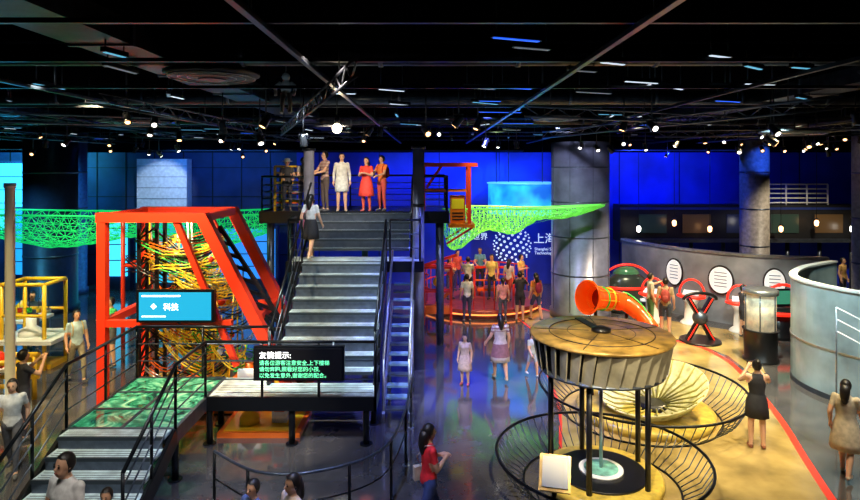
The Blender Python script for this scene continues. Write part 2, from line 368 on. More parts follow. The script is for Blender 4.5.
for z in(3.6,3.7,3.8): b.bx(.68,1.02,18.385,18.4,z,z+.04,black)
b.done()
# ---------------------------------------------------------------- zoetrope drum
b=B('giant_zoetrope'); C=(2.85,10.0)
yel=mat('drum_yellow',(.6,.43,.07),.3,noise=.3)
b.lathe((C[0],C[1],0),[(1.0,0),(1.0,.1),(.96,.14)],yel,48)
b.lathe((C[0],C[1],.14),[(.74,0),(.74,.03),(.72,.035)],black,40)
b.lathe((C[0],C[1],.175),[(.36,0),(.36,.03)],white,32); b.lathe((C[0],C[1],.205),[(.28,0),(.28,.01)],mat('teal_disc',(.2,.5,.4),.4,noise=.5),32)
for k in range(5):
    a=k*2*math.pi/5+.45; x=C[0]+.82*math.cos(a); y=C[1]+.82*math.sin(a)
    b.tube([(x,y,.1),(x,y,2.0)],.045,black,12)
b.lathe((C[0],C[1],1.80),[(.7,0),(.92,.05),(1.02,.06),(1.02,.1),(.6,.1)],dsteel,48)
b.lathe((C[0],C[1],1.90),[(.93,0),(1.0,.5)],black,48)
N=32
vm=mat('vane_metal',(.48,.44,.32),.3,.55,noise=.35,nscale=3)
for k in range(N):
    a=2*math.pi*k/N; a2=a+.08; w=.17
    def pt(r,t,z): return b.bm.verts.new((C[0]+r*math.cos(t),C[1]+r*math.sin(t),z))
    A=[pt(.96,a,1.89),pt(1.04,a+w,1.89),pt(1.14,a2+w,2.40),pt(1.06,a2,2.40)]
    Q=[pt(.945,a+.01,1.89),pt(1.025,a+w+.01,1.89),pt(1.125,a2+w+.01,2.40),pt(1.045,a2+.01,2.40)]
    b.face(A,vm);b.face(Q[::-1],vm)
    for i in range(4): b.face([A[i],A[(i+1)%4],Q[(i+1)%4],Q[i]],vm)
b.lathe((C[0],C[1],2.40),[(1.15,0),(1.17,.03),(1.15,.06),(.3,.08)],wood,64)
for rr_ in(.55,.85): b.tube([(C[0]+rr_*math.cos(k*math.pi/24),C[1]+rr_*math.sin(k*math.pi/24),2.472) for k in range(48)],.007,black,5,closed=True)
b.lathe((C[0],C[1],2.48),[(.16,0),(.16,.05),(.05,.09)],black,20)
b.box((C[0]-.1,C[1]+.5,2.49),(.14,.7,.02),black,rz=.2)
for a in(.3,1.5,2.9,4.2,5.3): b.beam((C[0]+.2*math.cos(a),C[1]+.2*math.sin(a),2.48),(C[0]+1.1*math.cos(a),C[1]+1.1*math.sin(a),2.465),.012,black)
b.tube([(C[0],C[1],.2),(C[0],C[1],2.4)],.03,steel,10)
b.done()
def ringfence(cx,cy,R,h,Rb,n):
    b=B('ring_railing')
    c=[(cx+R*math.cos(2*math.pi*k/64),cy+R*math.sin(2*math.pi*k/64),h) for k in range(64)]
    b.tube(c,.026,blackm,8,closed=True)
    b.tube([(cx+Rb*math.cos(2*math.pi*k/64),cy+Rb*math.sin(2*math.pi*k/64),.02) for k in range(64)],.02,blackm,6,closed=True)
    for k in range(n):
        a=2*math.pi*k/n; Rm=(R*.35+Rb*.65)
        b.tube([(cx+Rb*math.cos(a),cy+Rb*math.sin(a),.02),(cx+(Rm+.12)*math.cos(a),cy+(Rm+.12)*math.sin(a),h*.4),(cx+R*math.cos(a),cy+R*math.sin(a),h)],.0095,dsteel,5)
    b.done()
ringfence(2.8,9.85,1.7,.5,1.25,60)
ringfence(4.45,12.75,2.1,.6,1.6,66)
b=B('parabolic_dish_exhibit'); cx,cy=4.75,12.75
b.lathe((cx-.2,cy,0),[(1.4,0),(1.4,.12),(1.3,.16)],yel,48)
dm=mat('dish_white',(.62,.6,.35),.2,noise=.4,emit=.06,ecol=(1,.85,.3)); T=Matrix.Translation((cx-.05,cy-.05,.55))@Matrix.Rotation(math.radians(8),4,'X')@Matrix.Rotation(math.radians(-14),4,'Y')
s0=len(b.bm.verts)
b.lathe((0,0,0),[(.1,-.42),(.5,-.38),(.9,-.2),(1.1,.02),(1.12,.05),(1.07,.04),(.85,-.16),(.45,-.33),(.06,-.36)],dm,48)
for k in range(24):
    a=2*math.pi*k/24; b.tube([(.15*math.cos(a),.15*math.sin(a),-.35),(.85*math.cos(a),.85*math.sin(a),-.14),(1.1*math.cos(a),1.1*math.sin(a),.06)],.02,mat('dish_rib',(.3,.27,.05),.4),5)
b.bm.verts.ensure_lookup_table()
for v in b.bm.verts[s0:]: v.co=T@v.co
b.lathe((cx,cy,.14),[(.45,0),(.3,.12)],black,24)
b.tube([(cx-1.15,cy+.6,.15),(cx-1.2,cy+.65,1.0)],.05,black)
b.done()
b=B('information_placard'); b.cyl((1.78,8.6,0),.16,.03,black,20); b.tube([(1.78,8.6,.02),(1.78,8.6,.76)],.035,black)
b.box((1.78,8.55,.85),(.44,.5,.04),wood,rot=Euler((math.radians(45),0,-.25))); b.box((1.78,8.53,.875),(.36,.42,.03),mat('placard_paper',(.6,.57,.45),.5),rot=Euler((math.radians(45),0,-.25)))
b.done()
# ---------------------------------------------------------------- stage
b=B('circular_stage'); 
b.lathe((1.9,22.9,0),[(2.3,0),(2.3,.26),(2.25,.3)],mat('stage_red',(.35,.06,.05),.3,noise=.3),64)
b.lathe((1.9,22.9,.12),[(2.31,0),(2.31,.05)],mat('stage_glow',(1,.3,.1),.4,emit=2.5,ecol=(1,.25,.05)),64,cap=False)
for k in range(0,30):
    a=math.pi*.15+k*math.pi*1.5/29
    if 3.7<a<4.3: continue
    x,y=1.9+2.2*math.cos(a),22.9+2.2*math.sin(a); b.tube([(x,y,.3),(x,y,1.3)],.02,red,6)
for h in(1.3,.8): b.tube([(1.9+2.2*math.cos(math.pi*.15+k*(math.pi)/29),22.9+2.2*math.sin(math.pi*.15+k*math.pi/29),h) for k in range(30)],.03,red,6)
b.done()
b=B('red_exhibit_gantry')
for x in(-.2,.7):
    for y in(19.9,20.2): b.beam((x,y,.0),(x,y,1.9),.08,red)
for y in(19.9,20.2): b.beam((-.2,y,1.9),(.7,y,1.9),.08,red); b.beam((-.2,y,1.1),(.7,y,1.1),.06,red); b.beam((-.2,y,.3),(.7,y,1.1),.05,orange)
b.beam((-.35,20.05,1.9),(.9,20.05,2.3),.09,red); b.ell((.25,20.05,1.4),(.16,.16,.16),yellow); b.box((.25,20.05,.5),(.8,.3,.3),orange)
b.done()
b=B('red_exhibit_bench')
for x in(1.7,3.2): b.beam((x,23.0,.3),(x,23.0,1.4),.08,red)
b.beam((1.7,23.0,1.4),(3.2,23.0,1.4),.08,red); b.beam((1.7,23.0,.9),(3.2,23.0,.9),.06,orange); b.bx(1.8,3.1,22.9,23.3,.5,.6,orange)
for x in(1.9,3.0): b.beam((x,23.1,.3),(x,23.1,.5),.08,red)
b.done()
dot=mat('mural_dots',(.7,.8,.95),.5,emit=.8,ecol=(.7,.85,1))
b=B('planet_mural')
gold=math.pi*(3-math.sqrt(5))
for k in range(150):
    z=1-2*(k+.5)/150; r=math.sqrt(1-z*z); a=gold*k
    x3,y3=r*math.cos(a),r*math.sin(a)
    if y3<0:
        R=.03+.04*(-y3); cx=3.7+.85*x3; cz=1.75+.85*z
        b.poly([(cx+R*math.cos(t*math.pi/4),26.975,cz+R*math.sin(t*math.pi/4)*(.95)) for t in range(8)],dot)
b.done(fix=False)
mur=bpy.data.objects['planet_mural']
text('mural_title','上海科技馆',(4.65,26.97,1.85),.5,dot,parent=mur)
text('mural_small','Shanghai Science &\nTechnology Museum',(4.7,26.97,1.5),.18,dot,parent=mur)
text('mural_left','机器人世界',(.9,26.97,2.0),.34,dot,parent=mur)
def grad_cyan():
    m=bpy.data.materials.new('cyan_drum'); m.use_nodes=True; nt=m.node_tree; p=nt.nodes['Principled BSDF']
    tc=nt.nodes.new('ShaderNodeTexCoord'); n=nt.nodes.new('ShaderNodeTexNoise'); n.inputs['Scale'].default_value=1.2
    r=nt.nodes.new('ShaderNodeValToRGB'); e=r.color_ramp.elements; e[0].position=.35;e[0].color=(.005,.08,.6,1); e[1].position=.65; e[1].color=(.03,.6,.8,1)
    nt.links.new(tc.outputs['Object'],n.inputs['Vector']); nt.links.new(n.outputs['Fac'],r.inputs['Fac']); nt.links.new(r.outputs['Color'],p.inputs['Emission Color']); p.inputs['Emission Strength'].default_value=1.1
    p.inputs['Base Color'].default_value=(.02,.2,.5,1)
    return m
b=B('glowing_drum_light')
b.lathe((4.0,25.2,3.3),[(1.55,0),(1.55,1.25),(1.5,1.25),(1.5,0)],grad_cyan(),48,cap=False)
b.lathe((4.0,25.2,4.55),[(1.6,0),(1.6,.05)],mat('drum_rim',(.2,.4,.9),.4,emit=1,ecol=(.1,.5,1)),48)
for k in range(4): a=k*math.pi/2+.5; b.tube([(4.0+1.4*math.cos(a),25.2+1.4*math.sin(a)*.2,4.6),(4.0+1.4*math.cos(a),25.2+1.4*math.sin(a)*.2,6.7)],.02,black,5)
b.done()
cy=mat('cyan_light_panel',(.05,.5,.7),.4,emit=1.7,ecol=(.05,.6,.95))
def lpanel(x0,x1,z0,z1,m,y=25.6):
    b=B('illuminated_wall_panel'); b.bx(x0,x1,y-.1,y,z0,z1,m); b.bx(x0-.1,x1+.1,y,y+.3,0,z1+.1,darkw)
    n=int((z1-z0)/.7)
    for i in range(1,n+1): b.bx(x0,x1,y-.11,y-.1,z0+i*(z1-z0)/(n+1)-.02,z0+i*(z1-z0)/(n+1)+.02,darkw)
    b.done()
lpanel(-19.5,-17.8,2.5,5.4,cy,26.5); lpanel(-18.0,-15.4,.6,3.4,mat('blue_light_panel2',(.02,.2,.6),.4,emit=1.0,ecol=(.02,.42,.95)),26.0)
lpanel(-13.9,-12.9,.6,3.3,cy,25.6); lpanel(-12.3,-10.3,.4,3.0,mat('teal_light_panel',(.02,.3,.5),.4,emit=.9,ecol=(.03,.6,.85)),25.2)
lpanel(-9.4,-6.6,.5,2.6,mat('blue_light_panel',(.02,.1,.5),.4,emit=1.0,ecol=(.03,.3,1)),25.6)
b=B('yellow_pulley_exhibit')
for x in(-11.0,-9.9):
    for y in(15.4,16.3): b.tube([(x,y,0),(x,y,2.2)],.05,yellow,10)
for y in(15.4,16.3): b.tube([(-11,y,2.2),(-9.9,y,2.2)],.05,yellow,10); b.tube([(-11,y,1.4),(-9.9,y,1.4)],.04,yellow,10)
for x in(-11,-9.9): b.tube([(x,15.4,2.2),(x,16.3,2.2)],.05,yellow,10)
b.bx(-11.2,-9.6,15.2,16.5,.7,.8,white); b.bx(-11.0,-9.8,15.5,16.2,.0,.12,yellow)
b.lathe((-10.5,15.8,.8),[(.3,0),(.3,.1),(.12,.25),(.12,.5)],white,24)
for k in range(4): b.tube([(-10.8+k*.25,15.8,2.2),(-10.8+k*.25,15.8,1.5)],.008,black,5); b.lathe((-10.8+k*.25,15.8,1.4),[(.06,0),(.06,.12)],[red,greenp,yellow,white][k],12)
b.done()
b=B('yellow_rail_exhibit')
for x in(-10.0,-8.9): 
    for y in(12.9,13.5): b.tube([(x,y,0),(x,y,1.0)],.05,yellow,10)
for y in(12.9,13.5): b.tube([(-10.3,y,1.0),(-8.8,y,1.0)],.06,yellow,10); b.tube([(-10.3,y,.5),(-8.8,y,.5)],.05,yellow,10)
b.bx(-10.2,-8.85,12.95,13.45,.78,.84,white); b.lathe((-9.5,13.2,.84),[(.2,0),(.2,.15),(.08,.3)],red,20)
b.done()
b=B('white_exhibit_table'); b.bx(-12.6,-11.4,17.2,18.2,.72,.8,white)
for x in(-12.5,-11.5):
    for y in(17.3,18.1): b.tube([(x,y,0),(x,y,.72)],.035,steel)
b.lathe((-12,17.7,.8),[(.3,0),(.25,.3),(.05,.5)],yellow,20); b.done()
# ---------------------------------------------------------------- right side
greyw=mat('grey_partition',(.20,.22,.26),.35,noise=.3,nscale=1.5)
P=spline([(7.8,24.2),(8.3,22.4),(9.2,20.9),(10.6,19.6),(12.6,19.0)],8)
b=B('curved_partition'); b.strip([(p.x,p.y) for p in P],.15,0,2.3,greyw); b.strip([(p.x,p.y) for p in P],.24,2.3,2.38,steel)
b.done()
wp=mat('poster_white',(.7,.74,.78),.4,emit=.35,ecol=(.9,.95,1))
redglow=mat('red_trim_glow',(.9,.03,.02),.4,emit=.9,ecol=(1,.03,.01))
def poster(x,y,z,w,h,rz):
    b=B('oval_wall_screen'); M=Matrix.Translation((x,y,z))@Matrix.Rotation(rz,4,'Z')@Matrix.Rotation(math.pi/2,4,'X')
    b.lathe((0,0,-.03),[(.52,0),(.52,.04)],black,40,ell=(w,h)); b.lathe((0,0,.01),[(.46,0),(.46,.01)],wp,40,ell=(w,h))
    for i in range(5): b.box((0,h*(.26-i*.12),.025),(w*.5,.03,.005),greyw)
    for v in b.bm.verts: v.co=M@v.co
    b.done()
for (i,z) in((13,1.5),(20,1.45),(26,1.5)):
    p=P[i];t=(P[i+1]-P[i-1]).normalized(); n=V((t.y,-t.x,0)); rz=math.atan2(t.y,t.x)
    q=p+n*.14; poster(q.x,q.y,z,.65 if i!=20 else .8,.95,rz)
def kiosk(x,y,rz):
    b=B('touch_kiosk'); M=Matrix.Translation((x,y,0))@Matrix.Rotation(rz,4,'Z')
    b.lathe((0,0,0),[(.36,0),(.34,.04),(.22,.15),(.2,.7),(.32,.85)],white,24); b.lathe((0,0,.85),[(.32,0),(.38,.03),(.38,.08),(.3,.1)],redglow,30,ell=(1.2,.8)); b.box((0,-.01,1.02),(.5,.3,.03),wp,rot=Euler((.35,0,0)))
    b.tube([(.4*math.cos(t*math.pi/12),.12,.95+.5*math.sin(t*math.pi/12)) for t in range(13)],.035,redglow,8)
    for v in b.bm.verts: v.co=M@v.co
    b.done()
kiosk(8.75,20.1,-.6); kiosk(9.9,19.1,-.5); kiosk(7.55,20.4,-.7)
def console(x,y,rz,w=1.7):
    b=B('exhibit_console'); M=Matrix.Translation((x,y,0))@Matrix.Rotation(rz,4,'Z')
    b.lathe((0,0,0),[(.5,0),(.45,.1),(.3,.3),(.42,.75)],black,32,ell=(w*.8,.6))
    b.lathe((0,0,.75),[(.5,0),(.56,.05),(.56,.09),(.5,.12)],redglow,40,ell=(w,.8))
    b.lathe((0,0,.87),[(.48,0),(.3,.02)],black,40,ell=(w,.8))
    b.box((0,.2,1.2),(w*.62,.08,.55),black,rot=Euler((-.15,0,0))); b.box((0,.15,1.22),(w*.52,.03,.4),mat('console_screen',(.02,.12,.08),.2,emit=.35,ecol=(.1,.5,.3)),rot=Euler((-.15,0,0)))
    b.tube([(w*.42*math.cos(t*math.pi/16),.22,.95+.65*math.sin(t*math.pi/16)) for t in range(17)],.045,redglow,8)
    for v in b.bm.verts: v.co=M@v.co
    b.done()
console(10.9,18.3,.1,1.6)
b=B('black_gyro_exhibit')
for s_ in(-1,1):
    b.beam((8.1-s_*.4,18.0,0),(8.1+s_*.35,18.0,1.3),.13,black); b.beam((8.1-s_*.4,17.92,0.05),(8.1+s_*.35,17.92,1.3),.025,redglow)
b.lathe((8.1,18.0,0),[(.6,0),(.58,.06)],black,30); b.ell((8.1,18.0,.7),(.22,.22,.22),dsteel); b.tube([(8.1+.5*math.cos(k*math.pi/14),18,1.25+.2*math.sin(k*math.pi/14)) for k in range(15)],.05,black,8)
b.done()
b=B('capsule_car_exhibit'); cx,cyy=7.15,21.9
b.lathe((cx,cyy,0),[(1.0,0),(1.05,.15),(1.0,.8),(.8,1.2),(.5,1.4)],mat('capsule_dark',(.05,.07,.06),.2,.4),32,ell=(.85,.55)); b.lathe((cx,cyy,.85),[(1.0,0),(1.05,.05),(1.0,.1)],redglow,32,ell=(.87,.57),cap=False)
b.ell((cx,cyy,1.3),(.5,.32,.35),mat('dome_green',(.06,.2,.1),.1)); 
for sx in(-.45,.45):b.lathe((cx+sx,cyy-.55,.45),[(.0,0),(.12,.01),(.12,.1),(0,.11)],wp,16)
b.tube([(cx+.9*math.cos(t*math.pi/12),cyy-.1,1.0+.7*math.sin(t*math.pi/12)) for t in range(13)],.04,redglow,8)
b.done()
b=B('orange_funnel_tube_exhibit')
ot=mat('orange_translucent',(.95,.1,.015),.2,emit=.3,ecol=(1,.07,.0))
b.lathe((0,0,0),[(.5,0),(.54,.04),(.5,.09),(.4,.25),(.34,.6),(.32,1.1),(.29,1.1),(.31,.6),(.37,.25),(.46,.05),(.5,0)],ot,32,cap=False)
b.lathe((0,0,.55),[(.0,0),(.31,.01),(.31,.02),(0,.03)],mat('funnel_inner',(.35,.02,.01),.4),24)
for i in range(3): b.lathe((0,0,.35+i*.28),[(.34,0),(.38,.03),(.34,.06)],greenp if i%2 else yellow,32,cap=False)
for k in range(8): a=k*math.pi/4; b.tube([(.5*math.cos(a),.5*math.sin(a),.05),(.38*math.cos(a),.38*math.sin(a),.3),(.33*math.cos(a),.33*math.sin(a),1.1)],.016,yellow,6)
o0=V((4.85,18.6,1.2)); dr=V((.85,.5,-.18)).normalized(); M=Matrix.Translation(o0)@(dr.to_track_quat('Z','Y').to_matrix().to_4x4())
for v in b.bm.verts: v.co=M@v.co
e=o0+dr*1.1
b.tube(spline([e,e+V((.45,.1,-.12)),e+V((.85,-.25,-.4)),e+V((1.05,-.7,-.75))],8),[.3]*8+[.26]*8+[.22]*9,ot,20)
b.tube(spline([e,e+V((.45,.1,.2)),e+V((.85,-.25,-.08)),e+V((1.05,-.7,-.5))],8),.03,greenp,8)
for q in(o0+dr*.4,e+V((.5,.05,-.15))):
    b.tube([(q.x,q.y,0),(q.x,q.y,q.z-.3)],.05,black); b.lathe((q.x,q.y,0),[(.3,0),(.3,.04)],black,20)
b.done()
b=B('cylindrical_display_case'); cx,cyy=8.95,16.25
b.lathe((cx,cyy,0),[(.45,0),(.45,.05),(.4,.08),(.42,.8),(.46,.85)],black,32)
gls=mat('case_lit',(.6,.55,.42),.2,emit=.3,ecol=(1,.85,.55),noise=.5,nscale=5)
b.lathe((cx,cyy,.85),[(.38,0),(.38,.95)],gls,32); b.lathe((cx,cyy,1.8),[(.44,0),(.44,.1),(.4,.14)],steel,32)
for k in range(6): a=k*math.pi/3; b.tube([(cx+.4*math.cos(a),cyy+.4*math.sin(a),.85),(cx+.4*math.cos(a),cyy+.4*math.sin(a),1.8)],.015,dsteel,6)
b.done()
pp=mat('pale_partition',(.36,.45,.48),.2,noise=.45,nscale=.9)
P2=spline([(11.6,17.2),(10.1,16.2),(8.95,14.7),(9.15,13.1),(10.3,12.0),(12.5,11.4)],8)
b=B('pale_curved_partition'); b.strip([(p.x,p.y) for p in P2],.12,.0,2.5,pp); b.strip([(p.x,p.y) for p in P2],.18,2.5,2.55,white); b.strip([(p.x,p.y) for p in P2],.14,0,.12,dsteel)
b.strip([(p.x,p.y) for p in P2[8:36]],.15,1.1,1.14,steel)
b.done()
b=B('ramp_handrail'); 
for z in(0,.25,.5): b.tube([(8.6,12.7,1.75+z),(9.0,12.3,1.5+z),(10.0,11.3,1.0+z)],.014,white)
for p in((8.6,12.7,2.25),(9.0,12.3,2.0),(10.0,11.3,1.5)): b.tube([(p[0],p[1],0),p],.018,steel)
b.done()
b=B('gallery_bulkhead'); b.bx(8.2,21.95,25.9,26.9,2.0,3.6,blkw); b.bx(8.2,21.95,25.7,25.9,2.0,2.15,dsteel); b.bx(8.2,21.95,25.88,25.9,3.4,3.5,mat('band_blue',(.02,.04,.2),.4))
for i in range(7): b.bx(9+i*1.9,10.2+i*1.9,25.86,25.9,2.4,3.2,mat('band_panel_%d'%(i%3),[(.03,.06,.05),(.12,.07,.03),(.02,.03,.08)][i%3],.3,emit=.12))
for i in range(10): x=8.6+i*1.4; b.tube([(x,26.2,0),(x,26.2,2.0)],.08,dsteel,10)
b.done()
b=B('balcony_railing')
for k in range(5): b.tube([(13.6,25.95,3.6+k*.2+.1),(17.2,25.95,3.6+k*.2+.1)],.03,white)
for k in range(5): b.tube([(13.6+k*.9,25.95,3.6),(13.6+k*.9,25.95,4.5)],.035,white)
b.done()
warm=mat('warm_glow',(1,.6,.3),.5,emit=6,ecol=(1,.5,.2)); coolg=mat('white_glow',(1,1,1),.5,emit=9,ecol=(1,.93,.8))
def lantern(x,y,z,top,c):
    b=B('pendant_lantern'); b.lathe((x,y,z),[(.03,0),(.07,.03),(.09,.18),(.04,.26)],c,16); b.lathe((x,y,z+.26),[(.1,0),(.04,.08)],black,16); b.tube([(x,y,z+.3),(x,y,top)],.012,black,5); b.done()
for i in range(8): lantern(8.8+i*1.5,25.3,2.5+.25*(i%2),6.7,warm if i%3 else coolg)
# ---------------------------------------------------------------- ceiling services
duct=mat('duct_metal',(.03,.035,.045),.35,.8,noise=.5)
trk=mat('track_metal',(.12,.13,.15),.3,.8)
for x in(-10,-3.3,6.5,13):
    b=B('air_duct'); b.bx(x-.3,x+.3,-2,24.8,6.44,6.68,duct)
    for i in range(12): b.bx(x-.33,x+.33,i*2.0,i*2.0+.05,6.42,6.69,dsteel)
    b.done()
for y in(7.0,11.3,16.6):
    b=B('round_cross_duct'); b.tube([(-16,y,6.52),(16,y,6.52)],.13,duct,16)
    for i in range(20): b.tube([(-15+i*1.6,y,6.52),(-14.95+i*1.6,y,6.52)],.145,dsteel,16)
    b.done()
for x in(-15,-12,-7.5,-5,-1.2,1.5,4,9,11,15.5):
    b=B('lighting_track'); b.bx(x-.025,x+.025,1,24.8,6.2,6.24,trk if int(x)%2 else blackm)
    for y in(4,8,13,18,23): b.tube([(x,y,6.24),(x,y,6.7)],.012,black,5)
    b.done()
for y in(4.4,6,8,10.5,13,15.5,18,20.05,23):
    b=B('cross_track'); b.bx(-18,18,y-.02,y+.02,6.26,6.3,blackm); b.done()
def truss(a,c):
    b=B('ceiling_truss'); a=V(a);c=V(c); up=V((0,0,.16)); n=int((c-a).length/.3)
    b.tube([a,c],.018,trk,6); b.tube([a+up,c+up],.018,trk,6)
    for i in range(n):
        p=a.lerp(c,i/n);q=a.lerp(c,(i+1)/n)
        if i%2: b.tube([p,q+up],.009,trk,5)
        else: b.tube([p+up,q],.009,trk,5)
    for t in(.1,.5,.9): p=a.lerp(c,t)+up; b.tube([p,(p.x,p.y,6.7)],.01,black,5)
    b.done()
truss((-4.2,7.6,6.0),(-3.9,14,6.0)); truss((-.6,5,5.98),(-3.6,14.5,5.98)); truss((5.5,8,6.0),(3,16,6.0)); truss((9,10,6.0),(8.5,19,6.0)); truss((-11,12,6.0),(-10.5,20,6.0))
truss((-9,10,6.02),(-5,12,6.02)); truss((1.5,9.5,6.02),(6,11.5,6.02)); truss((6,16,6.02),(12,14.5,6.02)); truss((-8,16,6.02),(-2,19,6.02)); truss((4.5,6.3,6.05),(9.5,8.5,6.05))
rn=random.Random(11)
sl=[mat('glint_white',(.8,.9,1),.4,emit=1.1,ecol=(.7,.85,1)),mat('glint_blue',(.1,.3,1),.4,emit=1.3,ecol=(.02,.12,1)),mat('glint_cyan',(.3,.7,1),.4,emit=.7,ecol=(.15,.6,.9)),mat('glint_grey',(.4,.5,.6),.4,emit=.18,ecol=(.5,.6,.7))]
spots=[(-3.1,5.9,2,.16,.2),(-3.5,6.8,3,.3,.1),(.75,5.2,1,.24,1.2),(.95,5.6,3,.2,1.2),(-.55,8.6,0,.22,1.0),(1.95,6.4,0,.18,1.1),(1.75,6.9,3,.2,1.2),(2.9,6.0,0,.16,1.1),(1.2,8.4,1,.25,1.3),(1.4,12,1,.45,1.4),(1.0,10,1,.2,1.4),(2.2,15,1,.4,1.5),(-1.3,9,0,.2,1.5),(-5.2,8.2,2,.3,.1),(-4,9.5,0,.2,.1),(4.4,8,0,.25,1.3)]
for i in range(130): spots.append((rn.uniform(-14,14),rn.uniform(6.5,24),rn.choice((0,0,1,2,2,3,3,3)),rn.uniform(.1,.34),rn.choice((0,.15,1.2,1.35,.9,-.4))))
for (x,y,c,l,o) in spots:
    b=B('ceiling_glint_bar'); z=6.34  # added glowing bars imitating light streaks reflected off the overhead tracks
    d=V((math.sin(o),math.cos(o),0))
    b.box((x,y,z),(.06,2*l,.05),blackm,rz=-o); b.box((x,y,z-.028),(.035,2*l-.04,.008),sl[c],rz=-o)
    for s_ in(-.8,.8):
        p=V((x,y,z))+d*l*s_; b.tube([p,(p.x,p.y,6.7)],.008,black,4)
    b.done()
def spotfix(x,y,z,tx,ty,tz,c=coolg,sz=1):
    b=B('track_spotlight'); p=V((x,y,z)); d=(V((tx,ty,tz))-p).normalized()
    b.tube([(x,y,z+.1),(x,y,6.7)],.012,black,5)
    b.tube([p-d*.12*sz,p-d*.08*sz,p+d*.1*sz,p+d*.13*sz],[.03*sz,.06*sz,.075*sz,.085*sz],black,12)
    b.tube([p+d*.128*sz,p+d*.136*sz],.05*sz,c,12)
    b.tube([p+V((-.09*sz,0,0)),p+V((-.09*sz,0,.1)),p+V((.09*sz,0,.1)),p+V((.09*sz,0,0))],.01,black,5)
    b.done()
for i in range(90):
    x=rn.uniform(-14,14);y=rn.uniform(8.5,24); z=rn.uniform(5.65,6.15)
    if abs(x-5.3)<1.5 and y>19.5: y-=4
    spotfix(x,y,z,x+rn.uniform(-3,3),y-rn.uniform(-2,6),rn.uniform(0,4),warm if rn.random()<.5 else coolg,.85)
def disc(x,y,z,r):
    b=B('ceiling_disc_speaker'); b.lathe((x,y,z),[(r*.25,-.03),(r*.5,0),(r*.9,.0),(r,.03),(r,.06),(r*.8,.09)],mat('disc_grey',(.04,.045,.05),.4,.3),40); b.lathe((x,y,z-.035),[(r*.3,0),(r*.3,.03)],dsteel,24)
    for rr_ in(.5,.7,.9): b.tube([(x+r*rr_*math.cos(k*math.pi/16),y+r*rr_*math.sin(k*math.pi/16),z-.005) for k in range(32)],.008,steel,5,closed=True)
    for k in range(3): a=k*2.1; b.tube([(x+r*.7*math.cos(a),y+r*.7*math.sin(a),z+.08),(x+r*.7*math.cos(a),y+r*.7*math.sin(a),6.7)],.012,black,5)
    b.done()
disc(-2.65,7.3,6.3,.56); disc(8.0,13.2,5.95,.7); disc(7.5,9.5,6.35,.4); disc(2.6,12.4,6.2,.5); disc(-6.5,13.5,6.2,.6)
b=B('hanging_robot_figure'); x,y,z=-1.98,8.25,6.15; ast=mat('robot_silver',(.5,.45,.4),.35,.2)
b.ell((x,y,z+.3),(.055,.055,.06),ast); b.ell((x,y,z+.16),(.075,.06,.11),ast)
for sx in(-1,1):
    b.tube([(x+sx*.07,y,z+.22),(x+sx*.14,y-.03,z+.16),(x+sx*.12,y-.08,z+.04)],[.03,.026,.022],ast,8); b.tube([(x+sx*.04,y,z+.08),(x+sx*.055,y,z-.05),(x+sx*.055,y+.03,z-.17)],[.038,.03,.024],ast,8); b.ell((x+sx*.055,y-.02,z-.18),(.028,.055,.024),ast)
b.tube([(x,y,z+.35),(x,y,6.7)],.008,black,5); b.done()
b=B('bright_pendant_bulb'); b.ell((-1.55,10,5.86),(.08,.08,.08),mat('bulb',(1,.9,.7),.5,emit=25,ecol=(1,.8,.5))); b.lathe((-1.55,10,5.94),[(.05,0),(.04,.12)],black,12); b.tube([(-1.55,10,6.0),(-1.55,10,6.7)],.01,black,5); b.done()
